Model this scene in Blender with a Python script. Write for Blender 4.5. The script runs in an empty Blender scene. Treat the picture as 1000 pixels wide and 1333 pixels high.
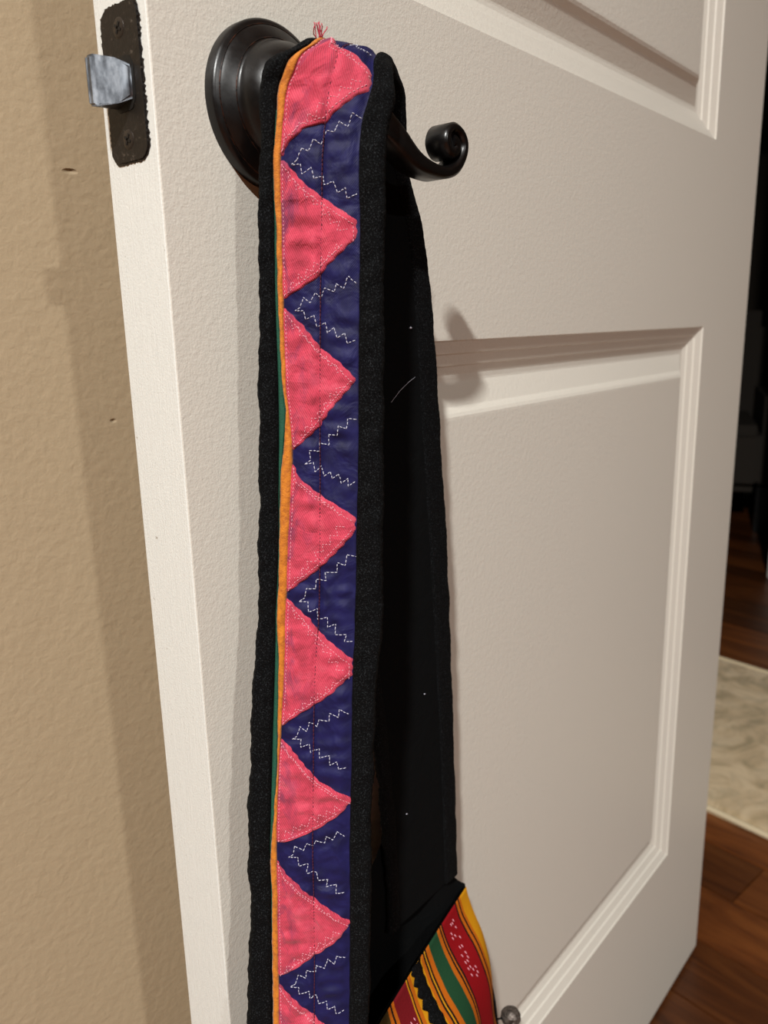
import bpy, bmesh, math, random
import numpy as np
from mathutils import Vector, Matrix
from math import sin, cos, pi, radians, atan2, sqrt

# ---- camera (z = 0 is the height of the door lever) ------------------------
sc = bpy.context.scene
COL = sc.collection
cam_d = bpy.data.cameras.new('camera'); cam = bpy.data.objects.new('camera', cam_d); COL.objects.link(cam)
yaw, pitch, roll = 0.7077, -0.2339, -0.0238
fw = Vector((cos(yaw)*cos(pitch), sin(yaw)*cos(pitch), sin(pitch)))
rt = fw.cross(Vector((0,0,1))).normalized(); up = rt.cross(fw)
r2 = cos(roll)*rt + sin(roll)*up; u2 = -sin(roll)*rt + cos(roll)*up
M = Matrix((r2, u2, -fw)).transposed().to_4x4(); M.translation = Vector((-0.1978, -0.2801, -0.0933))
cam.matrix_world = M
cam_d.sensor_fit = 'VERTICAL'; cam_d.sensor_height = 9.8; cam_d.lens = 1034.77/1333*9.8
cam_d.clip_start = 0.01; cam_d.clip_end = 50
cam_d.dof.use_dof = True; cam_d.dof.focus_distance = 0.36; cam_d.dof.aperture_fstop = 3.4
sc.camera = cam
# ---- world, lamps, exposure -------------------------------------------------
sc.view_settings.view_transform = 'Standard'; sc.view_settings.look = 'None'
sc.view_settings.gamma = 1.0; sc.view_settings.use_curve_mapping = False
sc.view_settings.exposure = 0.0
w = bpy.data.worlds.new('world'); sc.world = w; w.use_nodes = True
w.node_tree.nodes['Background'].inputs[0].default_value = (1.0, .8, .6, 1)
w.node_tree.nodes['Background'].inputs[1].default_value = 0.02
FLOOR_Z, CEIL_Z = -0.93, 1.52
LAMPS = [((-1.42, -0.95), 108, .055), ((-0.98, -2.95), 66, .06)]
LAMP_RGB = (1.0, 1.0, .97)
for i, ((lx, ly), pw, rad) in enumerate(LAMPS):
    ld = bpy.data.lights.new('downlight_beam', 'AREA'); ld.shape = 'DISK'; ld.size = rad*2; ld.energy = pw; ld.color = LAMP_RGB
    lo = bpy.data.objects.new('downlight_beam', ld); lo.location = (lx, ly, CEIL_Z-.012); COL.objects.link(lo)

# ---- helpers -----------------------------------------------------------------
def lin(c):
    return tuple((x/255/12.92 if x/255 <= .04045 else ((x/255+.055)/1.055)**2.4) for x in c) + (1,)
class Mat:
    def __init__(s, name, rgb, rough=.6, metal=0, sheen=0, spec=.5):
        m = bpy.data.materials.new(name); m.use_nodes = True; s.m = m; s.t = m.node_tree; s.b = s.t.nodes['Principled BSDF']
        s.b.inputs['Base Color'].default_value = lin(rgb); s.b.inputs['Roughness'].default_value = rough
        s.b.inputs['Metallic'].default_value = metal; s.b.inputs['Sheen Weight'].default_value = sheen
        s.b.inputs['Sheen Roughness'].default_value = .5
        s.b.inputs['Specular IOR Level'].default_value = spec; s.bump_in = None
    def n(s, kind, **kw):
        nd = s.t.nodes.new(kind)
        for k, v in kw.items():
            if k.startswith('i_'):
                key = k[2:]; key = int(key) if key.isdigit() else key.replace('_', ' ')
                nd.inputs[key].default_value = v
            else: setattr(nd, k, v)
        return nd
    def l(s, a, b): s.t.links.new(a, b)
    def coord(s, which='Object', scale=(1,1,1), rot=(0,0,0)):
        c = s.n('ShaderNodeTexCoord'); mp = s.n('ShaderNodeMapping'); mp.inputs['Scale'].default_value = scale; mp.inputs['Rotation'].default_value = rot
        s.l(c.outputs[which], mp.inputs[0]); return mp.outputs[0]
    def noise(s, vec, scale, detail=3, rough=.5, dist=0):
        nd = s.n('ShaderNodeTexNoise'); nd.inputs['Scale'].default_value = scale; nd.inputs['Detail'].default_value = detail
        nd.inputs['Roughness'].default_value = rough; nd.inputs['Distortion'].default_value = dist; s.l(vec, nd.inputs['Vector']); return nd.outputs['Fac']
    def ramp(s, fac, stops, interp='LINEAR'):
        r = s.n('ShaderNodeValToRGB'); r.color_ramp.interpolation = interp; e = r.color_ramp.elements
        while len(e) < len(stops): e.new(.5)
        for x, (p, c) in zip(e, stops): x.position = p; x.color = lin(c) if len(c) == 3 else c
        s.l(fac, r.inputs[0]); return r.outputs[0]
    def mix(s, fac, a, b, mode='MIX'):
        m = s.n('ShaderNodeMix', data_type='RGBA', blend_type=mode)
        for k, x in ((0, fac), (6, a), (7, b)):
            if hasattr(x, 'is_output'): s.l(x, m.inputs[k])
            else: m.inputs[k].default_value = x if k == 0 else (lin(x) if len(x) == 3 else x)
        return m.outputs[2]
    def math(s, op, a, b=0.0):
        m = s.n('ShaderNodeMath', operation=op)
        for k, x in ((0, a), (1, b)):
            if hasattr(x, 'is_output'): s.l(x, m.inputs[k])
            else: m.inputs[k].default_value = x
        return m.outputs[0]
    def col(s, o): s.l(o, s.b.inputs['Base Color']); return s
    def rough(s, o): s.l(o, s.b.inputs['Roughness']); return s
    def bump(s, h, dist=.001, strength=1):
        b = s.n('ShaderNodeBump'); b.inputs['Distance'].default_value = dist; b.inputs['Strength'].default_value = strength
        s.l(h, b.inputs['Height'])
        if s.bump_in: s.l(s.bump_in, b.inputs['Normal'])
        s.bump_in = b.outputs[0]; s.l(s.bump_in, s.b.inputs['Normal']); return s

def mesh_obj(name, V, F, mat, parent=None, smooth=True, uv=None, loc=None, sharp=None):
    me = bpy.data.meshes.new(name); me.from_pydata([tuple(map(float, v)) for v in V], [], F); me.update()
    if smooth:
        me.polygons.foreach_set('use_smooth', [True]*len(me.polygons))
        if sharp: me.set_sharp_from_angle(angle=radians(sharp))
    if uv is not None:
        ul = me.uv_layers.new(name='UVMap'); idx = np.empty(len(me.loops), int); me.loops.foreach_get('vertex_index', idx)
        ul.data.foreach_set('uv', np.asarray(uv, float)[idx].ravel())
    o = bpy.data.objects.new(name, me); COL.objects.link(o)
    if mat: me.materials.append(mat.m)
    if parent: o.parent = parent
    if loc: o.location = loc
    return o
def tag(o, label=None, cat=None, group=None, kind=None):
    for k, v in (('label', label), ('category', cat), ('group', group), ('kind', kind)):
        if v: o[k] = v
    return o
def grid(P, name, mat, parent=None, uv=None, closed_u=False, flip=False):
    n, m = P.shape[:2]; V = P.reshape(-1, 3); F = []
    for i in range(n-1):
        for j in range(m if closed_u else m-1):
            k = (j+1) % m; q = (i*m+j, i*m+k, (i+1)*m+k, (i+1)*m+j); F.append(q[::-1] if flip else q)
    return mesh_obj(name, V, F, mat, parent, uv=None if uv is None else uv.reshape(-1, 2))
def bm_obj(name, bm, mat, parent=None, smooth=False, sharp=30):
    bmesh.ops.recalc_face_normals(bm, faces=bm.faces)
    me = bpy.data.meshes.new(name); bm.to_mesh(me); bm.free()
    if smooth:
        me.polygons.foreach_set('use_smooth', [True]*len(me.polygons)); me.set_sharp_from_angle(angle=radians(sharp))
    o = bpy.data.objects.new(name, me); COL.objects.link(o)
    if mat: me.materials.append(mat.m)
    if parent: o.parent = parent
    return o
def add_box(bm, a, b, bev=0, mat=None):
    r = bmesh.ops.create_cube(bm, size=1); vs = r['verts']; a = Vector(a); b = Vector(b)
    for v in vs: v.co = Vector(((a[i]+b[i])/2 + v.co[i]*(b[i]-a[i]) for i in range(3)))
    if mat is not None:
        for v in vs: v.co = mat @ v.co
    if bev: bmesh.ops.bevel(bm, geom=list({e for v in vs for e in v.link_edges}), offset=bev, segments=2, affect='EDGES')
def box(name, a, b, mat, parent=None, bev=0, rot=None):
    bm = bmesh.new(); add_box(bm, a, b, bev, rot); return bm_obj(name, bm, mat, parent, smooth=bev > 0)
def prism(bm, poly, y0, y1, axis='y', bev=0):
    """poly of (p, q) swept along the axis"""
    def co(p, q, t): return {'y': (p, t, q), 'z': (p, q, t), 'x': (t, p, q)}[axis]
    A = [bm.verts.new(co(p, q, y0)) for p, q in poly]; B = [bm.verts.new(co(p, q, y1)) for p, q in poly]
    n = len(poly); bm.faces.new(A); bm.faces.new(B[::-1])
    for i in range(n): bm.faces.new((A[i], A[(i+1) % n], B[(i+1) % n], B[i]))
    if bev: bmesh.ops.bevel(bm, geom=[e for e in bm.edges], offset=bev, segments=2, affect='EDGES')
def lathe(prof, seg=96):
    """prof = [(radius, y)], turned about the y axis"""
    P = np.array([[(r*cos(a), y, r*sin(a)) for a in np.linspace(0, 2*pi, seg, endpoint=False)] for r, y in prof]); return P

# ---- materials -----------------------------------------------------------------
m_door = Mat('door_paint', (219, 214, 203), .42)
_c = m_door.coord(); m_door.bump(m_door.noise(_c, 900, 3, .55), .0003, .55).bump(m_door.noise(_c, 330, 2, .5), .0005, .4)
m_edge = Mat('door_edge_paint', (224, 226, 222), .5)
_c = m_edge.coord(); _cs = m_edge.coord(scale=(1, 14, 1)); _g = m_edge.noise(_cs, 60, 4, .6, 1.5)
m_edge.bump(m_edge.noise(_c, 900, 3, .6), .0003, .5).bump(_g, .0006, .45)
m_edge.col(m_edge.ramp(m_edge.noise(_c, 260, 3, .7), [(.25, (160, 152, 138)), (.31, (221, 223, 219)), (1, (226, 228, 224))]))
m_wall = Mat('taupe_wall_paint', (168, 149, 121), .75)
_c = m_wall.coord(); m_wall.bump(m_wall.noise(_c, 190, 3, .5, .3), .0011, .5).bump(m_wall.noise(_c, 45, 2, .5), .0012, .35)
def dent(m, pos, size, depth):
    c_ = m.n('ShaderNodeTexCoord'); mp = m.n('ShaderNodeMapping'); s_ = [1/x for x in size]
    mp.inputs['Scale'].default_value = s_; mp.inputs['Location'].default_value = [-p*q for p, q in zip(pos, s_)]; g = m.n('ShaderNodeTexGradient', gradient_type='SPHERICAL')
    m.l(c_.outputs['Object'], mp.inputs[0]); m.l(mp.outputs[0], g.inputs[0]); m.bump(m.math('MULTIPLY', g.outputs['Fac'], -1.0), depth, 1)
dent(m_wall, (.051, .155, -.008), (.0045, .02, .0016), .0016); dent(m_wall, (.061, .154, -.147), (.0022, .02, .0014), .0010)
m_wall2 = Mat('low_bounce_paint', (100, 84, 66), .8); _c = m_wall2.coord(); m_wall2.bump(m_wall2.noise(_c, 34, 3, .5), .002, .45)  # unseen walls, darker than the taupe wall to cut bounced fill light
m_ceil = Mat('ceiling_paint', (215, 208, 196), .8)
_c = m_ceil.coord(); m_ceil.bump(m_ceil.noise(_c, 80, 3), .001, .5)
m_trim = Mat('white_trim_paint', (232, 226, 214), .4)
_c = m_trim.coord(); m_trim.bump(m_trim.noise(_c, 300, 2), .0003, .3)
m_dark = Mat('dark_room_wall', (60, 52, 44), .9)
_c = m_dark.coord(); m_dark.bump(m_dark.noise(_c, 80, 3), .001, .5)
m_wood = Mat('floor_plank_wood', (120, 66, 34), .4)
_oi = m_wood.n('ShaderNodeObjectInfo'); _c = m_wood.coord(scale=(1, .12, 1)); _ad = m_wood.n('ShaderNodeVectorMath', operation='ADD')
_cr = m_wood.n('ShaderNodeCombineXYZ'); m_wood.l(m_wood.math('MULTIPLY', _oi.outputs['Random'], 30), _cr.inputs[1]); m_wood.l(_oi.outputs['Random'], _cr.inputs[0])
m_wood.l(_c, _ad.inputs[0]); m_wood.l(_cr.outputs[0], _ad.inputs[1])
_g = m_wood.noise(_ad.outputs[0], 26, 5, .6, 1.2)
_wc = m_wood.ramp(_g, [(.25, (70, 36, 14)), (.5, (120, 70, 32)), (.75, (148, 92, 44))])
_wv = m_wood.ramp(_oi.outputs['Random'], [(0, (150, 140, 130)), (1, (255, 240, 225))])
m_wood.col(m_wood.mix(1.0, _wc, _wv, 'MULTIPLY')).bump(_g, .0004, .5)
m_rug = Mat('faded_rug_pile', (176, 160, 130), .95, sheen=.2)
_c = m_rug.coord(); _n1 = m_rug.noise(_c, 9, 3, .6, 1.6); _n2 = m_rug.noise(_c, 26, 3, .6, .8); _n3 = m_rug.noise(_c, 420, 2)
_vo = m_rug.n('ShaderNodeTexVoronoi', feature='SMOOTH_F1'); _vo.inputs['Scale'].default_value = 11; m_rug.l(_c, _vo.inputs['Vector'])
_a = m_rug.ramp(_n1, [(.38, (232, 208, 168)), (.5, (214, 188, 146)), (.62, (180, 158, 118))])
_b = m_rug.mix(m_rug.ramp(_n2, [(.5, (0, 0, 0)), (.66, (150, 150, 150))]), _a, (158, 146, 112))
m_rug.col(m_rug.mix(m_rug.ramp(_vo.outputs['Distance'], [(.08, (150, 150, 150)), (.3, (0, 0, 0))]), _b, (228, 212, 180))).bump(_n3, .002, .8)
m_rugb = Mat('rug_edge_yarn', (230, 212, 176), .95)
_c = m_rugb.coord(); m_rugb.bump(m_rugb.noise(_c, 400, 2), .002, .8)
m_bronze = Mat('oil_rubbed_bronze', (10, 8, 8), .3, .0, spec=.4)
m_bronze.b.inputs['Coat Weight'].default_value = 0; m_bronze.b.inputs['Coat Roughness'].default_value = .2
_c = m_bronze.coord(); m_bronze.rough(m_bronze.ramp(m_bronze.noise(_c, 160, 4, .6), [(.3, (70, 70, 70, 1) if 0 else (.28, .28, .28, 1)), (.7, (.4, .4, .4, 1))]))
m_bronze.bump(m_bronze.noise(_c, 700, 2), .00005, .4)
m_copper = Mat('worn_copper_edge', (60, 36, 26), .35, .6)
_c = m_copper.coord(); m_copper.col(m_copper.ramp(m_copper.noise(_c, 240, 4, .7), [(.46, (14, 10, 9)), (.66, (74, 42, 28))]))
m_plate = Mat('worn_black_faceplate', (44, 38, 33), .42, .3)
_c = m_plate.coord(); _n = m_plate.noise(_c, 420, 4, .7, .5)
m_plate.col(m_plate.ramp(_n, [(.3, (22, 19, 17)), (.62, (32, 28, 25)), (.68, (96, 88, 80)), (.72, (44, 38, 33))])).bump(m_plate.noise(_c, 500, 3), .0003, .5)
m_smear = Mat('black_paint_smear', (22, 17, 15), .3)
_c = m_smear.coord(); m_smear.bump(m_smear.noise(_c, 900, 3), .0006, .9)
m_zinc = Mat('brushed_zinc', (150, 154, 160), .38, .85)
_c = m_zinc.coord(scale=(1, 1, .5)); _n = m_zinc.noise(_c, 260, 4, .6, .1)
m_zinc.col(m_zinc.ramp(_n, [(.3, (84, 88, 94)), (.5, (110, 115, 122)), (.75, (142, 146, 152))])).rough(m_zinc.ramp(_n, [(.3, (.3, .3, .3, 1)), (.7, (.5, .5, .5, 1))])).bump(_n, .0001, .5)
m_screw = Mat('black_screw_steel', (58, 52, 47), .35, .6)
_c = m_screw.coord(); m_screw.bump(m_screw.noise(_c, 900, 2), .0002, .6)
m_hole = Mat('screw_recess_black', (8, 7, 6), .6); _c = m_hole.coord(); m_hole.bump(m_hole.noise(_c, 600, 2), .0002, .4)

def twill(m, freq, ang, dist, strength):
    _u = m.coord('UV', rot=(0, 0, ang)); w_ = m.n('ShaderNodeTexWave', wave_type='BANDS', bands_direction='X'); w_.inputs['Scale'].default_value = freq
    w_.inputs['Distortion'].default_value = .6; w_.inputs['Detail'].default_value = 1
    m.l(_u, w_.inputs['Vector']); m.bump(w_.outputs['Fac'], dist, strength); return w_.outputs['Fac']
m_pink = Mat('pink_twill', (200, 60, 85), .85, sheen=.1)
_u = m_pink.coord('UV'); _n = m_pink.noise(_u, 90, 4, .6, .6); _n2 = m_pink.noise(_u, 420, 3, .6); _f = twill(m_pink, 370, radians(32), .0003, .6)
_a = m_pink.ramp(_n, [(.3, (160, 34, 58)), (.5, (192, 50, 76)), (.72, (208, 76, 98))])
_a = m_pink.mix(m_pink.ramp(_f, [(.45, (0, 0, 0)), (1, (95, 95, 95))]), _a, (236, 140, 152))
_s = m_pink.n('ShaderNodeSeparateXYZ'); m_pink.l(_u, _s.inputs[0])
_us = m_pink.coord('UV', scale=(1, .35, 1)); _st = m_pink.noise(_us, 130, 4, .65, .8)
_edge = m_pink.ramp(_s.outputs[0], [(.0125, (255, 255, 255)), (.021, (150, 150, 150)), (.034, (20, 20, 20))])
_sf = m_pink.mix(1.0, m_pink.ramp(_st, [(.49, (0, 0, 0)), (.62, (225, 225, 225))]), _edge, 'MULTIPLY')
m_pink.col(m_pink.mix(_sf, _a, (84, 36, 76))).bump(_n2, .0004, .35).bump(m_pink.noise(_u, 110, 3, .55, 1.2), .0022, .5)
m_navy = Mat('navy_sateen', (28, 28, 78), .58, sheen=.02, spec=.22)
_u = m_navy.coord('UV'); _n = m_navy.noise(_u, 120, 4, .6, .2)
m_navy.col(m_navy.ramp(_n, [(.3, (16, 15, 52)), (.6, (25, 24, 74)), (.85, (38, 37, 90))])); twill(m_navy, 460, radians(-40), .00012, .4)
m_navy.bump(m_navy.noise(_u, 500, 3), .0003, .3).bump(m_navy.noise(_u, 90, 3, .5, .5), .0030, .6)
m_black = Mat('black_crepe', (11, 12, 13), .95, spec=.12)
_u = m_black.coord(); _n = m_black.noise(_u, 1500, 3, .7)
m_black.col(m_black.ramp(_n, [(.42, (3, 3, 4)), (.56, (10, 11, 12)), (.70, (46, 49, 52))])).bump(_n, .0008, .9).bump(m_black.noise(_u, 300, 2), .0008, .4)
m_lining = Mat('black_lining', (8, 9, 10), .95, spec=.1)
_u = m_lining.coord(); m_lining.bump(m_lining.noise(_u, 900, 3), .0005, .6).bump(m_lining.noise(_u, 60, 3, .6, 1), .002, .5)
m_orange = Mat('orange_piping_cloth', (222, 136, 22), .75, sheen=.2)
_u = m_orange.coord(); m_orange.col(m_orange.ramp(m_orange.noise(_u, 500, 4, .6), [(.3, (160, 84, 6)), (.6, (200, 118, 16))])).bump(m_orange.noise(_u, 1400, 2), .0004, .7)
m_green = Mat('green_piping_cloth', (12, 74, 54), .8)
_u = m_green.coord(); m_green.bump(m_green.noise(_u, 1400, 2), .0004, .7)
m_thread = Mat('pale_thread', (196, 196, 210), .7); _u = m_thread.coord(); m_thread.bump(m_thread.noise(_u, 2500, 2), .0001, .5)
m_pthread = Mat('pale_pink_thread', (222, 152, 166), .7); _u = m_pthread.coord(); m_pthread.bump(m_pthread.noise(_u, 2500, 2), .0001, .5)
m_dthread = Mat('dark_seam_thread', (72, 10, 34), .8); _u = m_dthread.coord(); m_dthread.bump(m_dthread.noise(_u, 2500, 2), .0001, .5)
m_pewter = Mat('pewter_bead', (92, 84, 78), .42, .7)
_c = m_pewter.coord(); _n = m_pewter.noise(_c, 160, 4, .7, 1.5); m_pewter.col(m_pewter.ramp(_n, [(.35, (52, 44, 40)), (.65, (140, 130, 122))])).bump(_n, .001, .7)
m_lamp = Mat('lamp_glass', (255, 240, 215), .4); m_lamp.b.inputs['Emission Color'].default_value = (1, .85, .68, 1); m_lamp.b.inputs['Emission Strength'].default_value = 8
m_chair = Mat('dark_upholstery', (58, 50, 42), .8); _c = m_chair.coord(); m_chair.bump(m_chair.noise(_c, 400, 3), .001, .6)

# ---- the room -------------------------------------------------------------------
WA = math.atan(-.15)                                            # the wall behind the door runs 8.5 degrees off the open door
WM = Matrix.Translation((0, .163, 0)) @ Matrix.Rotation(WA, 4, 'Z')
def wx(x): return x/cos(WA)
H0 = wx(.768); H1 = wx(1.86)
def st(o): o['kind'] = 'structure'; return o
bm = bmesh.new()
add_box(bm, (-4.6, 0, FLOOR_Z), (H0, .12, CEIL_Z), mat=WM); st(bm_obj('wall_back', bm, m_wall))
st(box('wall_right', (H1, 0, FLOOR_Z), (3.05, .12, CEIL_Z), m_wall, rot=WM))
st(box('wall_header', (H0, 0, 1.135), (H1, .12, CEIL_Z), m_wall, rot=WM))
st(box('wall_left', (-4.5, -6.4, FLOOR_Z), (-4.4, .95, CEIL_Z), m_wall2))
st(box('wall_front', (-4.5, -6.5, FLOOR_Z), (3.1, -6.4, CEIL_Z), m_wall2))
st(box('wall_side', (3.0, -6.4, FLOOR_Z), (3.1, -.25, CEIL_Z), m_wall2))
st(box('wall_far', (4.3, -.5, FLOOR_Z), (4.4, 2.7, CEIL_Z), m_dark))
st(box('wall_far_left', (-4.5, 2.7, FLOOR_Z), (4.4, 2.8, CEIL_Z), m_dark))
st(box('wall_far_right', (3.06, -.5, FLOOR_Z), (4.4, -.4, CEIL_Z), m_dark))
st(box('ceiling', (-4.5, -6.5, CEIL_Z), (4.4, 2.8, CEIL_Z+.1), m_ceil))
st(box('baseboard_back', (-4.5, -.014, FLOOR_Z), (H0-.07, 0, FLOOR_Z+.09), m_trim, bev=.003, rot=WM))
# jambs, head and casing of the doorway
st(box('trim_1', (H0-.003, 0, FLOOR_Z), (H0+.016, .12, 1.12), m_trim, bev=.001, rot=WM))
st(box('trim_2', (H1-.018, 0, FLOOR_Z), (H1, .12, 1.12), m_trim, bev=.001, rot=WM))
st(box('trim_3', (H0-.003, 0, 1.12), (H1, .12, 1.138), m_trim, bev=.001, rot=WM))
st(box('trim_4', (H0-.062, -.008, FLOOR_Z), (H0-.003, 0, 1.19), m_trim, bev=.002, rot=WM))
st(box('trim_5', (H1, -.014, FLOOR_Z), (H1+.062, 0, 1.19), m_trim, bev=.002, rot=WM))
st(box('trim_6', (2.47, .375-.4, FLOOR_Z), (2.50, .375, 1.1), m_trim, bev=.004))
# floor: slab plus real planks where the frame sees it
fl = st(box('floor', (-4.5, -6.5, FLOOR_Z-.1), (4.4, 2.8, FLOOR_Z-.012), m_wood))
rng = random.Random(5)
PW = .105; FM = Matrix.Translation((0, 0, 0)) @ Matrix.Rotation(radians(-8.53), 4, 'Z')
variants = {}
def plank_mesh(L):
    if L not in variants:
        bm = bmesh.new(); add_box(bm, (0.0006, 0.0006, -.012), (PW-.0006, L-.0006, 0), bev=.0012)
        me = bpy.data.meshes.new('plank'); bm.to_mesh(me); bm.free(); me.materials.append(m_wood.m); variants[L] = me
    return variants[L]
x = .35
while x < 3.9:
    y = -1.4 - rng.random()*.8
    while y < 1.9:
        L = rng.choice([.6, .85, 1.1, 1.35])
        o = bpy.data.objects.new('plank', plank_mesh(L)); COL.objects.link(o); o.parent = fl
        o.matrix_world = FM @ Matrix.Translation((x, y, FLOOR_Z)); y += L
    x += PW
# runner rug, running away through the next room
RM = Matrix.Translation((1.062, -.02, FLOOR_Z)) @ Matrix.Rotation(radians(-9.2), 4, 'Z')
rug = bpy.data.objects.new('runner_rug', None); COL.objects.link(rug); rug.matrix_world = RM
tag(rug, 'faded cream and sage patterned rug on the wood floor beyond the door', 'rug')
nx, ny = 40, 110; rs = random.Random(3)
P = np.array([[(.62*i/nx, -.35+1.9*j/ny, .007+rs.uniform(-.0012, .0012)) for i in range(nx+1)] for j in range(ny+1)])
P[0, :, 2] = P[-1, :, 2] = 0.0005; P[:, 0, 2] = P[:, -1, 2] = .0005
grid(P, 'rug_pile', m_rug, rug, flip=False)
def tube(pts, rad, seg=8, close=True):
    pts = [Vector(p) for p in pts]; V = []; F = []; prev = None
    for i, p in enumerate(pts):
        t = (pts[min(i+1, len(pts)-1)]-pts[max(i-1, 0)]).normalized()
        n = t.orthogonal().normalized() if prev is None else (prev - t*prev.dot(t)).normalized(); prev = n; b = t.cross(n)
        r = rad[i] if hasattr(rad, '__len__') else rad
        for k in range(seg): V.append(p + (n*cos(2*pi*k/seg)+b*sin(2*pi*k/seg))*r)
    for i in range(len(pts)-1):
        for k in range(seg): F.append((i*seg+k, i*seg+(k+1) % seg, (i+1)*seg+(k+1) % seg, (i+1)*seg+k))
    F.append(tuple(range(seg))[::-1]); F.append(tuple(range((len(pts)-1)*seg, len(pts)*seg)))
    return V, F
for xx in (0.004, .616):
    V, F = tube([(xx+rs.uniform(-.0008, .0008), -.35+1.9*j/60, .005) for j in range(61)], .0055); mesh_obj('rug_binding', V, F, m_rugb, rug)
# dim armchair in the unlit room
ac = bpy.data.objects.new('armchair', None); COL.objects.link(ac); ac.location = (3.25, .95, FLOOR_Z); ac.rotation_euler = (0, 0, radians(20))
tag(ac, 'dark upholstered armchair barely visible in the unlit room beyond', 'armchair')
box('seat', (-.36, -.3, .16), (.36, .3, .42), m_chair, ac, bev=.04)
box('backrest', (.2, -.36, .3), (.4, .36, .85), m_chair, ac, bev=.07)
for s in (-1, 1): box('armrest', (-.38, s*.36-.08, .12), (.38, s*.36+.08, .6), m_chair, ac, bev=.07)
for sx in (-1, 1):
    for sy in (-1, 1): box('leg', (sx*.3-.025, sy*.3-.025, 0), (sx*.3+.025, sy*.3+.025, .18), m_bronze, ac, bev=.004)
# recessed downlights
WHERE = ['recessed round ceiling light nearest the open door', 'recessed round ceiling light straight across the room from the latch edge', 'recessed round ceiling light nearest the doorway side wall']
for i, ((lx, ly), pw, rad) in enumerate(LAMPS):
    t = bpy.data.objects.new('ceiling_light', None); COL.objects.link(t); t.location = (lx, ly, CEIL_Z)
    tag(t, WHERE[i], 'ceiling light', 'recessed ceiling lights')
    P = lathe([(rad+.028, 0), (rad+.026, -.005), (rad+.006, -.007), (rad, -.002)], 40); P = P[:, :, [0, 2, 1]]; grid(P, 'trim_ring', m_trim, t, closed_u=True)
    P = lathe([(.0001, -.001), (rad+.002, -.001)], 40)[:, :, [0, 2, 1]]; grid(P, 'lens', m_lamp, t, closed_u=True)

# ---- the door --------------------------------------------------------------------
DW, DT, DZ0, DZ1 = .757, .0355, -.922, 1.11
PX0, PX1 = .135, .622; PANELS = [(-.7024, -.1045), (.0665, .99)]
def door_slab():
    V = []; F = []
    xs = [0, PX0, PX1, DW]; zs = [DZ0, PANELS[0][0], PANELS[0][1], PANELS[1][0], PANELS[1][1], DZ1]
    for y, s in ((0, 1), (DT, -1)):
        b = len(V)
        for z in zs:
            for x in xs: V.append((x, y, z))
        for i in range(5):
            for j in range(3):
                if j == 1 and i in (1, 3): continue
                q = (b+i*4+j, b+i*4+j+1, b+(i+1)*4+j+1, b+(i+1)*4+j); F.append(q if s > 0 else q[::-1])
    def v(i, j, k): return k*24+i*4+j
    for i in range(5):
        F.append((v(i, 0, 0), v(i+1, 0, 0), v(i+1, 0, 1), v(i, 0, 1))); F.append((v(i, 3, 1), v(i+1, 3, 1), v(i+1, 3, 0), v(i, 3, 0)))
    for j in range(3):
        F.append((v(0, j, 1), v(0, j+1, 1), v(0, j+1, 0), v(0, j, 0))); F.append((v(5, j, 0), v(5, j+1, 0), v(5, j+1, 1), v(5, j, 1)))
    return V, F
V, F = door_slab(); door = st(mesh_obj('door_1', V, F, m_door, smooth=False)); door.data.materials.append(m_edge.m)
for p in door.data.polygons:
    if p.normal.x < -.9: p.material_index = 1
mo = door.modifiers.new('soft_edge', 'BEVEL'); mo.width = .0007; mo.segments = 2; mo.limit_method = 'ANGLE'
# sticking profile: (inset from the opening, depth)
MOULD = [(0, 0), (.0007, .0013), (.0080, .0046), (.0088, .0060), (.0155, .0088), (.0163, .0100), (.0215, .0121), (.0245, .0124)]
FIELD = [(.0245, .0124), (.0260, .0123), (.0405, .0066), (.0418, .0054), (.0440, .0036), (.0462, .0026), (.048, .0025)]
def rings(name, z0, z1, prof, side, cap, parent):
    V = []; F = []
    for ins, d in prof:
        y = d if side > 0 else DT-d
        V += [(PX0+ins, y, z0+ins), (PX1-ins, y, z0+ins), (PX1-ins, y, z1-ins), (PX0+ins, y, z1-ins)]
    for i in range(len(prof)-1):
        for k in range(4):
            q = (i*4+k, i*4+(k+1) % 4, (i+1)*4+(k+1) % 4, (i+1)*4+k); F.append(q if side > 0 else q[::-1])
    if cap:
        b = (len(prof)-1)*4; q = (b, b+1, b+2, b+3); F.append(q if side > 0 else q[::-1])
    return mesh_obj(name, V, F, m_door, parent, smooth=False)
for z0, z1 in PANELS:
    for side in (1, -1):
        rings('panel_moulding', z0, z1, MOULD, side, False, door); rings('raised_panel', z0, z1, FIELD, side, True, door)

# latch: faceplate with smeared black paint round it, screws and bolt
def rough_outline(hy, hz, cr, amp, n=96, seed=1, cy=DT/2, cz=0.0):
    r_ = random.Random(seed); out = []
    per = [(cy+sy*(hy-cr), cz+sz*(hz-cr), a0) for sy, sz, a0 in ((1, 1, 0), (-1, 1, 90), (-1, -1, 180), (1, -1, 270))]
    base = []
    for cyy, czz, a0 in per:
        for k in range(7): a = radians(a0+k*15); base.append((cyy+cr*cos(a), czz+cr*sin(a)))
    L = []; m = len(base)
    for i in range(m):
        a, b = base[i], base[(i+1) % m]; d = sqrt((a[0]-b[0])**2+(a[1]-b[1])**2); k = max(1, int(d/.0009))
        for t in range(k): L.append((a[0]+(b[0]-a[0])*t/k, a[1]+(b[1]-a[1])*t/k))
    for y, z in L:
        s = 1 + r_.uniform(-amp, amp); out.append((cy+(y-cy)*s + r_.uniform(-amp, amp)*.004, cz+(z-cz)*(1+r_.uniform(-amp, amp)*.25)))
    return out
sm = bmesh.new(); prism(sm, rough_outline(.0133, .0288, .006, .05, seed=4), -.0003, .0002, 'x'); smear = bm_obj('paint_smear', sm, m_smear, door)
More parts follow.
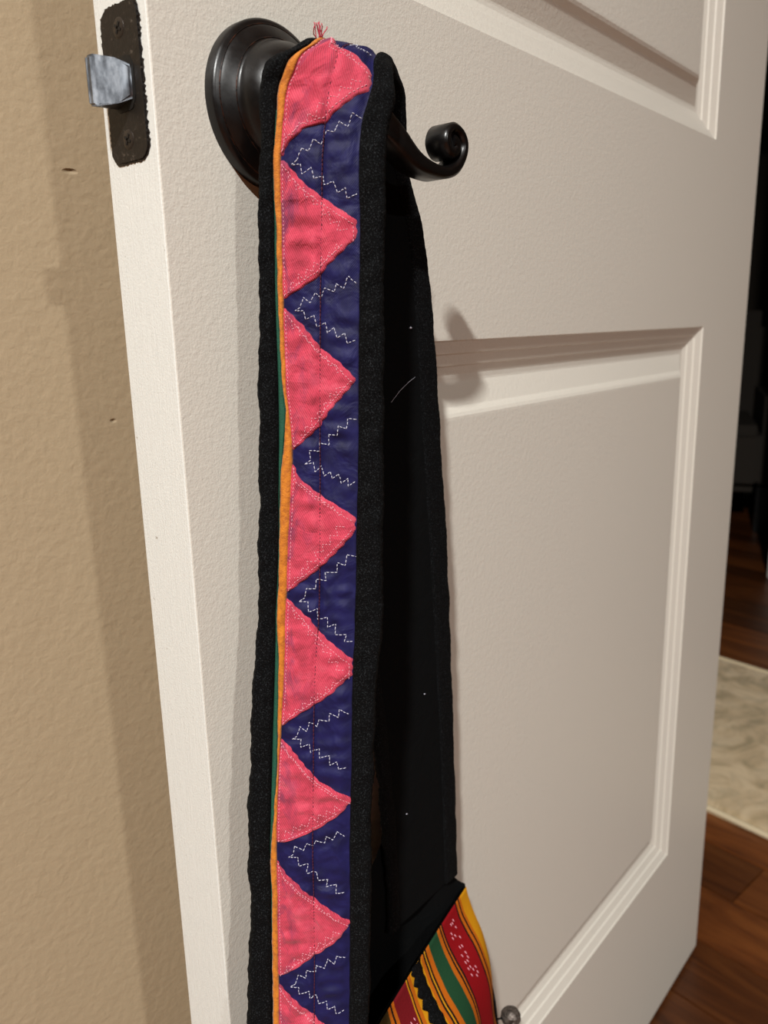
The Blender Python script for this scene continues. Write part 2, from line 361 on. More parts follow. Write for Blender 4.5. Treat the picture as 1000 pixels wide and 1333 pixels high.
pl = bmesh.new(); prism(pl, rough_outline(.0124, .0280, .0055, .012, seed=2), -.0009, .0002, 'x'); plate = bm_obj('latch_plate', pl, m_plate, door)
def screw(z):
    V = lathe([(.0001, -.0013), (.0030, -.0013), (.0040, -.0008), (.0042, -.0004), (.0050, -.0009), (.0053, -.0008), (.0056, -.0004)], 28)
    P = V[:, :, [1, 0, 2]] + np.array([0, DT/2, z]); o = grid(P, 'screw', m_screw, plate, closed_u=True, flip=True)
    bm = bmesh.new()
    for a in (30, 120):
        add_box(bm, (-.0016, -.0022, -.0005), (-.00125, .0022, .0005), mat=Matrix.Translation((0, DT/2, z)) @ Matrix.Rotation(radians(a), 4, 'X'))
    bm_obj('cross_recess', bm, m_hole, plate)
screw(.0200); screw(-.0200)
bm = bmesh.new(); prism(bm, [(DT/2-.0074+.0148*(.5+.5*cos(a))*1, .0093*sin(a)) if 0 else (DT/2+.0076*max(-1, min(1, 1.15*cos(a))), .0098*max(-1, min(1, 1.2*sin(a)))) for a in np.linspace(0, 2*pi, 28, endpoint=False)], -.0012, .0002, 'x')
bm_obj('bolt_opening', bm, m_hole, plate)
bolt = bmesh.new()
prof = [(.001, DT/2-.0066, .58), (-.0018, DT/2-.0064, .60), (-.0058, DT/2-.0030, .98), (-.0118, DT/2+.0024, 1), (-.0134, DT/2+.0040, .97), (-.0134, DT/2+.0062, .97), (.001, DT/2+.0062, .9)]
A = [[bolt.verts.new((x, y, z*k)) for x, y, k in prof] for z in (.0092, -.0092)]
bolt.faces.new(A[0]); bolt.faces.new(A[1][::-1])
for i in range(7): bolt.faces.new((A[0][i], A[0][(i+1) % 7], A[1][(i+1) % 7], A[1][i]))
bmesh.ops.bevel(bolt, geom=list(bolt.edges), offset=.0009, segments=3, affect='EDGES')
bm_obj('latch_bolt', bolt, m_zinc, door, smooth=True, sharp=40)

# lever handle
HX, HZ = .0585, -.002
hub = [(.0338, 0), (.0338, -.0040), (.0334, -.0050), (.0324, -.0058), (.0312, -.0062), (.0306, -.0066), (.0300, -.0074), (.0262, -.0092), (.0256, -.0097),
       (.0250, -.0100), (.0243, -.0108), (.0238, -.0130), (.0230, -.0156), (.0216, -.0184), (.0196, -.0210), (.0170, -.0232), (.0140, -.0250), (.0112, -.0268), (.0092, -.0292), (.0082, -.0325), (.0080, -.0360), (.0080, -.0500), (.0068, -.0515), (.0001, -.0519)]
def smooth_prof(p, k=3):
    p = np.array(p); out = []
    for i in range(len(p)-1):
        for t in range(k): out.append(p[i]+(p[i+1]-p[i])*t/k)
    return out+[p[-1]]
P = lathe(hub, 128) + np.array([HX, 0, HZ]); handle = grid(P, 'door_handle', m_bronze, door, closed_u=True, flip=False)
for rr, yy in ((.0311, -.0061), (.0254, -.0096)):
    V, F = tube([(HX+rr*cos(a), yy, HZ+rr*sin(a)) for a in np.linspace(0, 2*pi, 97)], .00032, 6); mesh_obj('worn_ring', V, F, m_copper, handle)
LP = [(.0585, .0005, .0072), (.0640, -.0035, .0068), (.0700, -.0105, .0060), (.0765, -.0172, .0052), (.0835, -.0225, .0044), (.0920, -.0268, .0036), (.1015, -.0288, .0029), (.1105, -.0290, .0026),
      (.1185, -.0262, .0025), (.1238, -.0205, .0024), (.1250, -.0150, .0022), (.1220, -.0108, .0021), (.1165, -.0094, .0021), (.1122, -.0118, .0021), (.1108, -.0158, .0021), (.1128, -.0192, .0022), (.1160, -.0200, .0024), (.1186, -.0180, .0026), (.1182, -.0155, .0028), (.1158, -.0152, .0026)]
def catmull(P, k=6):
    P = np.array(P); out = []
    for i in range(len(P)-1):
        p0, p1, p2, p3 = P[max(i-1, 0)], P[i], P[i+1], P[min(i+2, len(P)-1)]
        for t in np.arange(k)/k: out.append(.5*((2*p1)+(-p0+p2)*t+(2*p0-5*p1+4*p2-p3)*t*t+(-p0+3*p1-3*p2+p3)*t**3))
    out.append(P[-1]); return np.array(out)
C = catmull(LP); T = np.gradient(C[:, :2], axis=0); T /= np.linalg.norm(T, axis=1)[:, None]; N = np.stack([-T[:, 1], T[:, 0]], 1)
YF, YB = -.0585, -.0465; SECT = [(1, .0012), (1, .5), (1, 1-.0012), ]
rows_ = []
for c, n in zip(C, N):
    h = c[2]; b = .0009; ring = []; k_ = min(1, max(0, (c[0]-.060)/.022)); k_ = 1 if c[1] < -.02 else k_*k_*(3-2*k_); YF = -.0515-.0070*k_; YB = -.0405-.006*k_
    for hh, yy in ((h-b, YF), (h, YF+b), (h, YB-b), (h-b, YB), (-h+b, YB), (-h, YB-b), (-h, YF+b), (-h+b, YF), (-h*.4, YF-.0004), (h*.4, YF-.0004)):
        ring.append((c[0]+n[0]*hh, yy, c[1]+n[1]*hh))
    rows_.append(ring)
P = np.array(rows_); n_, m_ = P.shape[:2]; V = P.reshape(-1, 3); F = []
for i in range(n_-1):
    for j in range(m_): F.append((i*m_+j, i*m_+(j+1) % m_, (i+1)*m_+(j+1) % m_, (i+1)*m_+j))
F.append(tuple(range(m_))[::-1]); F.append(tuple(range((n_-1)*m_, n_*m_)))
V = [tuple(p) for p in V]; cx_, cz_ = .1165, -.0168
k0 = len(V); nseg = 40
for rr, yy in ((.0001, -.0572), (.0048, -.0572), (.0056, -.0566), (.0058, -.0560), (.0058, -.0475), (.0050, -.0468), (.0001, -.0468)):
    V += [(cx_+rr*cos(2*pi*q/nseg), yy, cz_+rr*sin(2*pi*q/nseg)) for q in range(nseg)]
for i in range(6):
    F += [(k0+i*nseg+q, k0+i*nseg+(q+1) % nseg, k0+(i+1)*nseg+(q+1) % nseg, k0+(i+1)*nseg+q) for q in range(nseg)]
lever = mesh_obj('lever', V, F, m_bronze, handle, sharp=50)

# ---- the shoulder bag ----------------------------------------------------------------
# ---- strap surface: two edge rails, blended -------------------------------
RAIL_L = [(-.030,-.036,-.515),(-.0195,-.033,-.46),(-.0108,-.030,-.409),(-.0029,-.028,-.3597),(.0011,-.026,-.3146),(.0052,-.025,-.286),
 (.0109,-.024,-.2512),(.016,-.024,-.2165),(.0195,-.024,-.1824),(.0246,-.024,-.1171),(.0284,-.025,-.0561),(.0297,-.027,-.0275),
 (.0303,-.030,-.0005),(.0305,-.034,.0045),(.0375,-.038,.0088),(.054,-.037,.0100),(.069,-.030,.001),(.074,-.026,-.022),(.078,-.023,-.055),
 (.079,-.021,-.095),(.080,-.020,-.15),(.083,-.020,-.22),(.0950,-.020,-.311),(.1010,-.020,-.375),(.104,-.019,-.45)]
RAIL_R = [(.021,-.070,-.515),(.025,-.069,-.466),(.0295,-.068,-.4167),(.0344,-.067,-.3638),(.0375,-.066,-.3173),(.0403,-.066,-.2875),
 (.0438,-.066,-.2514),(.0493,-.066,-.2171),(.051,-.066,-.1828),(.0537,-.066,-.1179),(.0565,-.066,-.0578),(.0590,-.0655,-.026),
 (.0690,-.062,-.0045),(.0725,-.058,.0025),(.0800,-.053,.0065),(.0920,-.048,.0050),(.0995,-.044,-.0045),(.1069,-.037,-.0215),(.1235,-.033,-.049),
 (.1353,-.030,-.0939),(.1440,-.027,-.145),(.1530,-.025,-.22),(.1600,-.023,-.311),(.1655,-.021,-.375),(.1685,-.0205,-.4470)]
RL=np.array(RAIL_L); RR=np.array(RAIL_R); RC=(RL+RR)/2
VS=np.concatenate([[0],np.cumsum(np.linalg.norm(np.diff(RC,axis=0),axis=1))])
VS=VS[14]-VS+.0039
KX=VS[::-1]; KL=RL[::-1]; KR=RR[::-1]
def _tan(P):
    d=np.diff(P,axis=0)/np.diff(KX)[:,None]; h=np.diff(KX)
    t=np.zeros_like(P); t[1:-1]=(d[:-1]*h[1:,None]+d[1:]*h[:-1,None])/(h[1:]+h[:-1])[:,None]; t[0]=d[0]; t[-1]=d[-1]
    return t
_tl=_tan(KL); _tr=_tan(KR)
def _ev(P,T,v):
    v=np.clip(v,KX[0]+1e-9,KX[-1]-1e-9); i=np.clip(np.searchsorted(KX,v)-1,0,len(KX)-2); h=(KX[i+1]-KX[i]); s=(v-KX[i])/h
    s=s[:,None]; h=h[:,None]
    return (2*s**3-3*s**2+1)*P[i]+(s**3-2*s**2+s)*h*T[i]+(-2*s**3+3*s**2)*P[i+1]+(s**3-s**2)*h*T[i+1]
def S(u,v,h=0.0):
    u=np.atleast_1d(np.asarray(u,float)); v=np.atleast_1d(np.asarray(v,float)); u,v=np.broadcast_arrays(u,v); sh=u.shape; u=u.ravel(); v=v.ravel()
    h=np.broadcast_to(np.asarray(h,float),sh).ravel()
    A=_ev(KL,_tl,v); B=_ev(KR,_tr,v); P=A+(B-A)*u[:,None]
    h=h+.0042*4*np.clip(u*(1-u),0,1)*np.exp(-((v-.012)/.035)**2)
    e=.0008; dv=(_ev(KL,_tl,v+e)*(1-u[:,None])+_ev(KR,_tr,v+e)*u[:,None])-(_ev(KL,_tl,v-e)*(1-u[:,None])+_ev(KR,_tr,v-e)*u[:,None])
    n=np.cross(dv,B-A); n/=np.linalg.norm(n,axis=1)[:,None]+1e-12
    return (P+n*h[:,None]).reshape(sh+(3,))

bag = bpy.data.objects.new('woven_shoulder_bag', None); COL.objects.link(bag); bag.location = (.06, -.04, .012)
tag(bag, 'black, pink and navy patchwork shoulder bag hanging by its strap from the door lever', 'bag')
def parent_bag(o, p=None):
    if p is None: o.parent = bag; o.matrix_parent_inverse = Matrix.Translation(bag.location).inverted()
    else: o.parent = p
    return o
B1 = [(-.5, .12), (-.02, .12), (.0098, .12), (.017, .121), (.0307, .13), (.044, .108), (.0738, .128), (.1037, .137), (.1342, .153), (.1597, .158), (.1661, .158), (.1992, .165), (.2334, .147), (.2682, .167), (.3038, .175), (.333, .179), (.3787, .171), (.4301, .202), (.6, .2)]
B2 = [(-.5, .176), (-.02, .17), (.0097, .176), (.0169, .185), (.0308, .183), (.0442, .158), (.0738, .179), (.1037, .194), (.1342, .211), (.1597, .266), (.1661, .266), (.1992, .235), (.2334, .219), (.2682, .238), (.3038, .219), (.333, .22), (.3787, .21), (.4301, .247), (.6, .24)]
B3 = [(-.5, .78), (-.02, .77), (.001, .80), (.016, .816), (.0317, .782), (.0464, .786), (.0739, .801), (.1033, .799), (.1342, .794), (.1596, .795), (.1992, .777), (.2334, .77), (.2682, .798), (.3037, .816), (.3329, .82), (.3787, .815), (.4301, .826), (.6, .82)]
SEAM = [(-.5, .5), (.0077, .49), (.0312, .508), (.0595, .507), (.0885, .5), (.15, .494), (.1992, .494), (.2508, .489), (.3219, .52), (.3787, .521), (.4289, .541), (.6, .54)]
def fn(tab): a = np.array(tab); return lambda v: np.interp(v, a[:, 0], a[:, 1])
b1, b2, b3, seam = fn(B1), fn(B2), fn(B3), fn(SEAM)
W0 = .055
_rg = np.random.RandomState(7)
WAV = [(_rg.uniform(-90, 90), _rg.choice([-1, 1])*_rg.uniform(260, 1100), _rg.uniform(0, 6.28), _rg.uniform(.5, 1)) for _ in range(14)]
WAV2 = [(_rg.uniform(-500, 500), _rg.uniform(-900, 900), _rg.uniform(0, 6.28), _rg.uniform(.5, 1)) for _ in range(10)]
def wrinkle(u, v):
    a = sum(w*np.sin(kx*u*W0+ky*v+p) for kx, ky, p, w in WAV)/len(WAV); b = sum(w*np.sin(kx*u*W0+ky*v+p) for kx, ky, p, w in WAV2)/len(WAV2)
    return (a*.0011 + b*.0012)
def Hb(u, v):
    d = np.abs(u-seam(v))*W0
    edge = np.minimum(1, np.minimum(np.abs(u-b2(v)), np.abs(b3(v)-u))*W0/.004)
    return .0014 + edge*(wrinkle(u, v)*(.4+.6*np.minimum(1, d/.003)) + .0010) - .0011*np.exp(-(d/.0011)**2)
V1 = .49; V0 = -.4715
# woven-through core (black lining, seen on the inside of the rear drop)
def band(name, mat, parent, uf, thick0, thick1, vs, nu=10, puff=0.0, wob=0.0, seed=0, fold=None):
    """closed band between u=uf[0](v) and u=uf[1](v), from height thick0 to thick1"""
    ph = seed*1.7
    a = uf[0](vs); b = uf[1](vs)
    if wob:
        w1 = wob*(np.sin(vs*130+ph+2*np.sin(vs*37))+.6*np.sin(vs*410+2*ph+2*np.sin(vs*61))+.25*np.sin(vs*1400+ph*3)); w2 = wob*(np.sin(vs*150+ph+1+2*np.sin(vs*43))+.5*np.sin(vs*370+ph+2*np.sin(vs*57))+.25*np.sin(vs*1550+ph))
        a = a+w1*uf[2]; b = b+w2*uf[3]
    ring = []
    t = np.linspace(0, 1, nu)
    for k in t:
        e = np.sqrt(np.maximum(0, 1-(2*k-1)**4)); u = a+(b-a)*k; ring.append((u, thick1*e + puff*(np.sin(vs*293+k*5+ph+1.3*np.sin(vs*71))+.8*np.sin(vs*611+k*2+ph+2*np.sin(vs*53)))*e + (1-e)*(thick0+thick1)/2*0.0))
    for k in t[::-1][1:-1]:
        e = np.sqrt(np.maximum(0, 1-(2*k-1)**4)); u = a+(b-a)*k; ring.append((u, thick0*e+0*vs))
    P = np.stack([S(u, vs, h) for u, h in ring], 1)
    uv = np.stack([np.stack([u*W0, vs], -1) for u, h in ring], 1)
    o = grid(P, name, mat, None, uv=uv, closed_u=True, flip=True); return o
one = lambda v: np.ones_like(v); zero = lambda v: np.zeros_like(v)
vs = np.linspace(V0, V1, 520)
strap = parent_bag(band('strap', m_lining, None, (zero, one, 0, 0), -.0016, .0010, vs, 16, wob=0))
strap['label'] = 'black lined strap, its plain inner side showing on the rear drop'
def sub(o): o.parent = strap; return o
vs = np.linspace(V0, V1, 1500)
o = sub(band('black_border', m_black, None, (lambda v: zero(v)-.02, b1, 1, .35), -.0026, .0036, vs, 9, puff=.00025, wob=.008, seed=1))
o = sub(band('black_border', m_black, None, (b3, lambda v: one(v)+.01, .12, 1), -.0028, .0040, vs, 11, puff=.0003, wob=.006, seed=2))
# navy quilted ground
vs = np.linspace(V0, V1, 1300); us = np.linspace(0, 1, 46)
UU = b2(vs)[:, None]*.9+(b3(vs)+.03-b2(vs)*.9)[:, None]*us[None]; VV = np.repeat(vs[:, None], 46, 1)
P = S(UU, VV, Hb(UU, VV)); o = sub(grid(P, 'navy_ground', m_navy, None, uv=np.stack([UU*W0, VV], -1), flip=True))
# piping
vp = np.linspace(-.05, V1, 900)
GW = fn([(-1, -.012), (.055, -.012), (.07, .004), (.1, .008), (.13, .028), (.145, .055), (.16, .03), (.17, .005), (.18, -.012), (.235, -.012), (.255, .022), (.28, .032), (.305, .036), (.325, .018), (.34, -.012), (.5, -.012)])
o = sub(band('orange_piping', m_orange, None, (lambda v: b1(v)+GW(v), lambda v: b2(v)+.012, .6, .3), .0008, .0036, vp, 7, puff=.00012, wob=.006, seed=5))
vg = np.linspace(.03, .40, 500)
o = sub(band('green_piping', m_green, None, (lambda v: b1(v)-.012, lambda v: b1(v)+GW(v)+.012, 0, 0), .0006, .0020+0*.001, vg, 6, puff=.0001, wob=.004, seed=6))
# pink appliques: right-hand outline u(v) of each, converted from its corners
TRI = [
 [(-.010, .19), (-.004, .26), (.002, .34), (.0065, .40), (.0085, .47), (.0115, .66), (.0145, .78), (.0165, .82), (.0223, .81), (.0261, .696), (.0311, .598), (.0351, .519), (.0360, .42), (.0368, .341), (.0391, .298), (.0411, .223), (.0457, .180)],
 [(.0466, .186), (.0563, .368), (.0615, .514), (.0653, .632), (.0699, .788), (.0764, .795), (.0805, .71), (.087, .569), (.0912, .501), (.0964, .345), (.1007, .2)],
 [(.1037, .206), (.1108, .363), (.1193, .501), (.1252, .657), (.1317, .788), (.1339, .776), (.1446, .588), (.1519, .494), (.1619, .272)],
 [(.1671, .272), (.173, .322), (.1805, .499), (.1855, .657), (.1901, .789), (.1968, .783), (.2042, .658), (.2124, .501), (.2196, .326), (.2237, .226)],
 [(.2255, .221), (.2351, .421), (.239, .474), (.2459, .608), (.2536, .796), (.2605, .807), (.2692, .64), (.2741, .518), (.2798, .343), (.2844, .238)],
 [(.2894, .223), (.2923, .301), (.3023, .447), (.3092, .559), (.3142, .721), (.3182, .863), (.3256, .746), (.333, .551), (.3371, .373), (.3393, .226)],
 [(.3469, .211), (.3556, .322), (.3652, .498), (.3718, .659), (.3787, .848), (.3879, .719), (.396, .519), (.4019, .36), (.4062, .24)],
 [(.4093, .235), (.417, .368), (.4246, .533), (.4293, .625), (.4377, .822), (.4469, .747), (.4566, .569), (.462, .398), (.4649, .254)]]
def stitch(paths, name, mat, rad, dash, gap, hfun, jit=.00012, seed=1):
    """dashed thread following (u, v) polylines"""
    r_ = random.Random(seed); V = []; F = []
    for path in paths:
        A = np.array(path, float); Q = A*np.array([W0, 1.0]); L = np.concatenate([[0], np.cumsum(np.linalg.norm(np.diff(Q, axis=0), axis=1))])
        s = 0
        while s < L[-1]-dash*.4:
            d = dash*r_.uniform(.8, 1.2); ss = np.array([s, s+d*.25, s+d*.5, s+d*.75, s+d]); ss = np.minimum(ss, L[-1])
            u = np.interp(ss, L, A[:, 0])+r_.uniform(-jit, jit)/W0; v = np.interp(ss, L, A[:, 1])+r_.uniform(-jit, jit)
            h = hfun(u, v)+np.array([-.0001, rad*.9, rad*1.1, rad*.9, -.0001]); P = S(u, v, h)
            v_, f_ = tube(P.tolist(), [rad*.6, rad, rad, rad, rad*.6], 5); b = len(V); V += v_; F += [tuple(b+i for i in q) for q in f_]
            s += d+gap
    o = sub(mesh_obj(name, V, F, mat)); return o
def stair(p, q, n, amp, seed):
    """zigzag walk from p to q in (u, v)"""
    r_ = random.Random(seed); p = np.array(p)*[W0, 1]; q = np.array(q)*[W0, 1]; d = q-p; L = np.linalg.norm(d); d /= L; nn = np.array([-d[1], d[0]]); out = []
    for i in range(n*2+1):
        t = (i/(n*2)+ (r_.uniform(-.25, .25)/(n*2) if 0 < i < n*2 else 0)); k = amp*(1 if i % 2 else -1)*r_.uniform(.7, 1.2)
        c = p+d*L*t+nn*k; out.append((c[0]/W0, c[1]))
    return out
from math import floor
pink_h = {}
for k, tri in enumerate(TRI):
    T = np.array(tri); f = lambda v, T=T: np.interp(v, T[:, 0], T[:, 1]); v0, v1 = T[0, 0], T[-1, 0]
    vt = np.linspace(v0, v1, 90); ut = np.linspace(0, 1, 34); ur = f(vt)+.006*np.sin(vt*1700+k); ul = np.minimum(b2(vt)-.005, ur-.001)
    UU = ul[:, None]+(ur-ul)[:, None]*ut[None]; VV = np.repeat(vt[:, None], len(ut), 1)
    dist = np.minimum(np.minimum((ur[:, None]-UU)*W0*.72, (VV-v0)*.55+.0), (v1-VV)*.55); dist = np.maximum(dist, 0)
    e = np.sqrt(np.minimum(1, dist/.0009)); HH = Hb(UU, VV)-.0004+e*.0011+.0004*np.sin(np.minimum(1, dist/.004)*pi/2)
    P = S(UU, VV, HH)
    sub(grid(P, 'pink_triangle', m_pink, None, uv=np.stack([UU*W0, VV], -1), flip=True))
    ai = int(T[:, 1].argmax()); ap = T[ai]; hp = lambda u, v: Hb(u, v)+.0010
    # straight run just inside both slanting edges
    def inset(chain, du, dv): return [(max(float(b2(v))+.01, u-du), v+dv) for v, u in chain]
    up_ = [(v, u) for v, u in tri[:ai+1]]; lo_ = [(v, u) for v, u in tri[ai+1 if tri[ai+1][1] > .7 else ai:]]
    paths = [inset(up_, .030, .0018), inset(lo_, .030, -.0012)]
    paths.append([(float(b2(v))+.02, v) for v in np.linspace(v0+.002, v1-.001, 12)])
    stitch(paths, 'edge_stitching', m_pthread, .00015, .0011, .0005, hp, seed=k)
    z1 = stair((float(b2(v0))+.07, v0+.006), (ap[1]-.10, ap[0]-.0015), 7, .0016, k*3+1); z2 = stair((ap[1]-.11, ap[0]+.003), (float(b2(v1))+.05, v1-.0045), 7, .0016, k*3+2)
    z1, z2 = [[(min(u, float(f(v))-.045), v) for u, v in z if f(v) > float(b2(v))+.09] for z in (z1, z2)]
    stitch([z for z in (z1, z2) if len(z) > 2], 'zigzag_stitching', m_pthread, .00015, .0011, .0005, hp, seed=k+50)
# chevron zigzags on the navy between the triangles
for k in range(len(TRI)):
    A = TRI[k]; B = TRI[k+1] if k+1 < len(TRI) else None
    a_ap = max(A, key=lambda p: p[1]); vm = A[-1][0] + (.001 if B is None else (B[0][0]-A[-1][0])/2)
    tip = (float(b2(vm))+.13, vm)
    p1 = stair((.775, a_ap[0]+.016), tip, 5, .0017, 100+k)
    paths = [p1]
    if B is not None:
        b_ap = max(B, key=lambda p: p[1]); paths.append([p1[-1], (tip[0]-.03, tip[1]+.003)]+stair((tip[0]+.03, tip[1]+.004), (.775, b_ap[0]-.014), 5, .0017, 200+k))
    stitch(paths, 'chevron_stitching', m_thread, .00017, .0013, .0004, Hb, seed=300+k)
stitch([stair((.46, .0005), (.77, .010), 3, .0011, 77)], 'chevron_stitching', m_thread, .00017, .0013, .0004, Hb, seed=78)
# lengthwise seam
stitch([[(float(seam(v)), v) for v in np.linspace(-.02, V1-.002, 160)]], 'seam_thread', m_dthread, .00021, .0016, .0001, lambda u, v: Hb(u, v)+.0009, jit=.00005, seed=9)
# frayed pink end at the top
r_ = random.Random(4); V = []; F = []
for i in range(9):
    p = Vector(S(.10+r_.uniform(0, .05) if i > 3 else .16, -.001, .003)[0]); d = Vector((r_.uniform(-.6, .3), r_.uniform(-.4, .2), 1)).normalized(); pts = [p+Vector((0, 0, 0))]
    for j in range(5): d = (d+Vector((r_.uniform(-.4, .4), r_.uniform(-.4, .4), r_.uniform(-.3, .2)))).normalized(); pts.append(pts[-1]+d*.0012)
    v_, f_ = tube(pts, .00022, 5); b = len(V); V += v_; F += [tuple(b+q for q in g) for g in f_]
sub(mesh_obj('frayed_thread', V, F, m_pink, uv=np.zeros((len(V), 2))))

# bag body
def Mo(a): # mouth line, left (0) to right (1)
    return np.stack([.178*a, -.052+.030*a, -.473+.030*a-.012*a*a+.0*a], -1)
BH = .235
def seamy(b): return -.030*np.sin(pi*np.minimum(1, b/BH)**1.1*.75)
def front(a, b):
    m = Mo(a); s = np.sin(pi*np.minimum(1, b/BH)**1.25); w = np.sin(pi*np.clip(a, 0, 1))**.6
    x = m[..., 0]+(a-.5)*.16*b; y = m[..., 1]*(1-.3*b/BH)+seamy(b)-.034*s*w + .0022*np.sin(a*23+b*30)*s + .0016*np.sin(a*9-b*70)*s + .0042*np.sin(b*62+.4+a*2)*np.clip(b/.03, 0, 1); z = m[..., 2]-b + .0
    return np.stack([x, y, z], -1)
def back(a, b):
    m = Mo(a); w = np.sin(pi*np.clip(a, 0, 1))**.5; f = np.minimum(1, b/BH)
    ym = m[..., 1]*(1-.3*b/BH)+seamy(b); y = ym*(1-w)+(-.0145)*w; z0 = m[..., 2]
    return np.stack([m[..., 0]+(a-.5)*.16*b, y, z0-b], -1)
aa = np.linspace(0, 1, 70); bb = np.linspace(-.001, BH, 80); A_, B_ = np.meshgrid(aa, bb)
P = front(A_, B_); uv = np.stack([A_*.178, B_], -1)
# woven stripes (colours run with the warp, position across = UV x)
m_weave = Mat('striped_weave', (170, 20, 24), .8, sheen=0, spec=.2)
_u = m_weave.coord('UV'); _wob = m_weave.noise(m_weave.coord('UV', scale=(.35, 1, 1)), 26, 2); _s = m_weave.n('ShaderNodeSeparateXYZ'); m_weave.l(_u, _s.inputs[0])
_x = m_weave.math('ADD', _s.outputs[0], m_weave.math('MULTIPLY', m_weave.math('SUBTRACT', _wob, .5), .007)); _x = m_weave.math('DIVIDE', _x, .18)
RED, YEL, ORA, BLK, GRN, DRD, BRN = (136, 4, 14), (196, 134, 10), (180, 92, 10), (12, 8, 8), (26, 66, 40), (110, 14, 22), (62, 48, 18)
wd = [(0, GRN), (.012, YEL), (.015, BLK), (.017, RED), (.033, YEL), (.036, GRN), (.048, ORA), (.0505, BLK), (.0525, ORA), (.0545, GRN), (.066, BRN), (.076, ORA), (.0785, BLK), (.080, ORA), (.0825, DRD), (.0965, YEL), (.0975, BLK), (.0985, ORA), (.1015, YEL),
      (.104, GRN)]
tail = [(.1145, ORA), (.1168, BLK), (.1183, YEL), (.1195, BLK), (.1207, ORA), (.1245, GRN), (.1360, ORA), (.139, BLK), (.1405, ORA), (.1415, BLK), (.143, RED), (.1615, BLK), (.1628, ORA), (.1655, BLK), (.1668, ORA), (.169, YEL)]
def chain(stops, off):
    return m_weave.ramp(m_weave.math('MULTIPLY', m_weave.math('SUBTRACT', _x, off/.18), .18/.09), [((p-off)/.09, c) for p, c in stops], 'CONSTANT')
_lo = chain(wd, 0); _hi = chain([(.09, DRD), (.0965, YEL), (.0975, BLK), (.0985, ORA), (.1015, YEL)]+tail, .09)
_sel = m_weave.math('GREATER_THAN', _x, .5); _cc = m_weave.mix(_sel, _lo, _hi)
m_weave.col(m_weave.mix(m_weave.ramp(m_weave.noise(m_weave.coord('UV', scale=(6, 1, 1)), 160, 3, .6), [(.4, (0, 0, 0)), (.75, (70, 70, 70))]), _cc, (30, 20, 14)))
m_weave.bump(m_weave.noise(_u, 900, 2), .0004, .6)
fr = grid(P, 'woven_front', m_weave, None, uv=uv, flip=True); parent_bag(fr)
Pi = front(A_, B_)+np.array([0, .0018, 0]); parent_bag(grid(Pi, 'front_lining', m_lining, None))
bb2 = np.linspace(0, BH, 60); A2, B2_ = np.meshgrid(aa, bb2)
top = .075*np.exp(-((A2-.62)/.30)**2)*(1-B2_/BH)**3*np.clip((1-A2)*9, 0, 1)
Pb = back(A2, B2_); Pb[..., 2] += top; Pb[..., 1] += .0025*np.sin(A2*30+Pb[..., 2]*60)*.6
parent_bag(grid(Pb, 'back_lining', m_lining, None)); parent_bag(grid(Pb+np.array([0, .0016, 0])-np.stack([0*A2, 0*A2, .004*(1-B2_/BH)], -1), 'felt_back', m_lining, None, flip=True))
# black binding along the mouth and the side seams
def strip(name, cl, wid, th, mat):
    """closed flat strip following points, hanging wid down from the line"""
    rows_ = []
    for p, d, n in cl:
        rows_.append([p+n*th, p+d*wid*.5+n*th*1.25, p+d*wid+n*th, p+d*wid-n*th, p+d*wid*.5-n*th*1.1, p-n*th])
    return parent_bag(grid(np.array(rows_), name, mat, None, closed_u=True))
al = np.linspace(-.01, 1.01, 90); cl = []
for a in al:
    b0_ = -.0125-.011*max(0, (a-.86)/.14)**1.3; p = front(np.array(a), np.array(b0_)); q_ = front(np.array(a), np.array(.0015)); p2 = front(np.array(a+.01), np.array(b0_)); d = (q_-p); n = np.cross(d, p2-p); n /= np.linalg.norm(n); wv = .0006*sin(a*40)
    cl.append((p+np.array([0, wv, wv]), d/np.linalg.norm(d)*np.linalg.norm(d)/.0145, n*(1 if n[1] < 0 else -1)))
strip('mouth_binding', cl, .0145, .0014, m_black)
for a in (0, 1):
    pts = [tuple(front(np.array(float(a)), np.array(b))) for b in np.linspace(-.012, BH, 50)]
    V, F = tube(pts, .0018, 8); parent_bag(mesh_obj('side_binding', V, F, m_black if a == 0 else m_weave, uv=np.tile([.175, .1], (len(V), 1))))
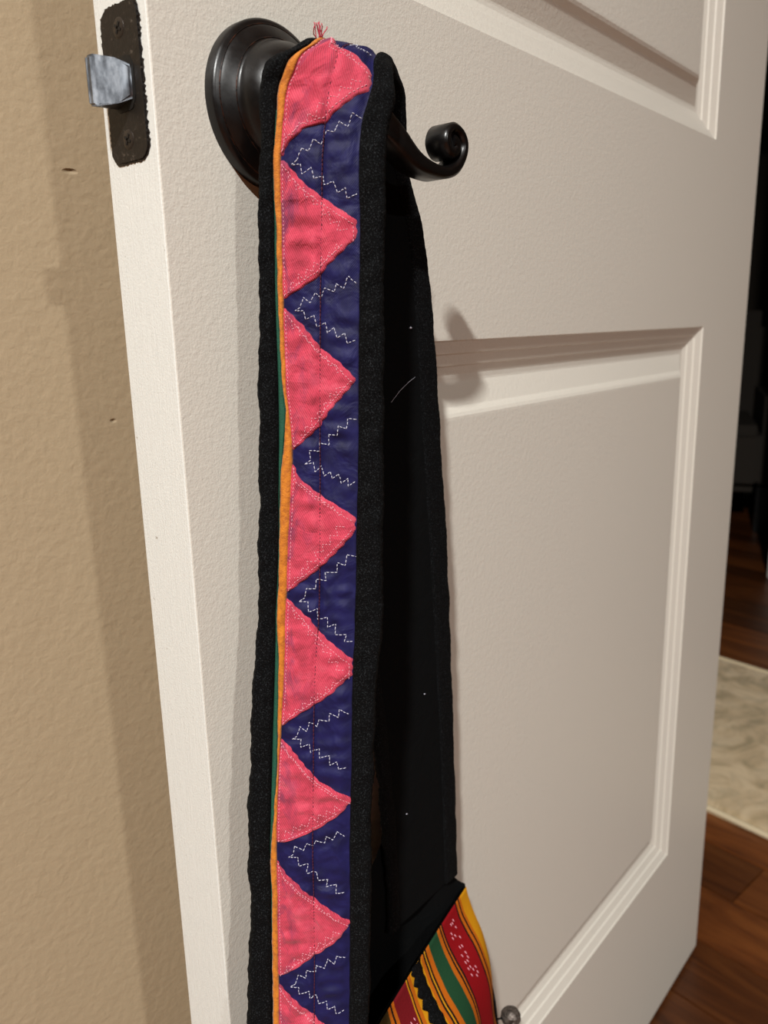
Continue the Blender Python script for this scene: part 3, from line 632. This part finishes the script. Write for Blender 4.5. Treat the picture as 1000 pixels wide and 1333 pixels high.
# wavy black braid on the yellow and green bands, white embroidery
def on_front(xx, b, off=.0006):
    p = front(np.array(xx/.178), np.array(b)); return p+np.array([-.3, -.95, 0])*off
def rickrack(x0, wid, name):
    A = []
    for b in np.linspace(0, BH-.01, 240):
        w_ = .0016*(abs(((b/.0062) % 1)-.5)*4-1); A.append([on_front(x0+w_-wid/2, b, .0003), on_front(x0+w_-wid/2, b, .0012), on_front(x0+w_, b, .0016), on_front(x0+w_*.25+wid/2, b, .0012), on_front(x0+w_*.25+wid/2, b, .0003)])
    parent_bag(grid(np.array(A), name, m_black, None, flip=True))
rickrack(.1085, .0095, 'wavy_braid')
def embroidery(x0, b0, b1_, mat, seed, spread=.004):
    r_ = random.Random(seed); V = []; F = []; b = b0
    while b < b1_:
        for dx in (-1, -.33, .33, 1):
            if r_.random() < .45: continue
            x_ = x0+dx*spread+r_.uniform(-.0005, .0005); bj = b+r_.uniform(-.0006, .0006)
            v_, f_ = tube([on_front(x_, bj, .0006), on_front(x_+.0002, bj+.0009, .0011), on_front(x_+.0005, bj+.0018, .0006)], .0003, 5); k = len(V); V += v_; F += [tuple(k+i for i in g) for g in f_]
        b += .0034
    parent_bag(mesh_obj('white_embroidery', V, F, mat))
embroidery(.1515, .008, .040, m_pthread, 1, .0032); embroidery(.1085, .05, .2, m_thread, 2, .0022); embroidery(.0895, .02, .2, m_pthread, 3, .0045); embroidery(.025, .02, .2, m_pthread, 4, .0045)
# pewter bead on the side seam
bc = front(np.array(1.0), np.array(.105)); bm = bmesh.new(); bmesh.ops.create_uvsphere(bm, u_segments=32, v_segments=20, radius=.0068)
for v in bm.verts:
    v.co = Vector((v.co.x, v.co.y, v.co.z*.93)); v.co += v.co.normalized()*.0003*sin(v.co.z*2200+atan2(v.co.y, v.co.x)*2)
bd = bm_obj('bead', bm, m_pewter, None, smooth=True, sharp=180); bd.location = (.1985, -.0455, -.5622); parent_bag(bd)
bd['label'] = 'round pewter-grey bead on the side seam'
V, F = tube([tuple(bc), tuple((Vector(bc)+Vector(bd.location))/2), tuple(bd.location)], .0006, 6); parent_bag(mesh_obj('bead_cord', V, F, m_black))
# lint and one stray hair on the black lining
r_ = random.Random(11); V = []; F = []
for (u, v, s) in ((.70, -.125, .0006), (.60, -.33, .0004), (.25, -.40, .0004)):
    p = Vector(S(u, v, -.0022)[0]); v_, f_ = tube([p, p+Vector((s, 0, s*.6)), p+Vector((s*1.6, -s*.3, 0))], s*.7, 6); sub(mesh_obj('lint_speck', v_, f_, m_thread))

p = Vector(S(.42, -.16, -.004)[0]); V, F = tube([p+Vector((.0, 0, 0)), p+Vector((.006, -.0005, .005)), p+Vector((.013, -.0008, .009)), p+Vector((.020, -.0003, .0115))], .0001, 4); sub(mesh_obj('stray_hair', V, F, m_thread))
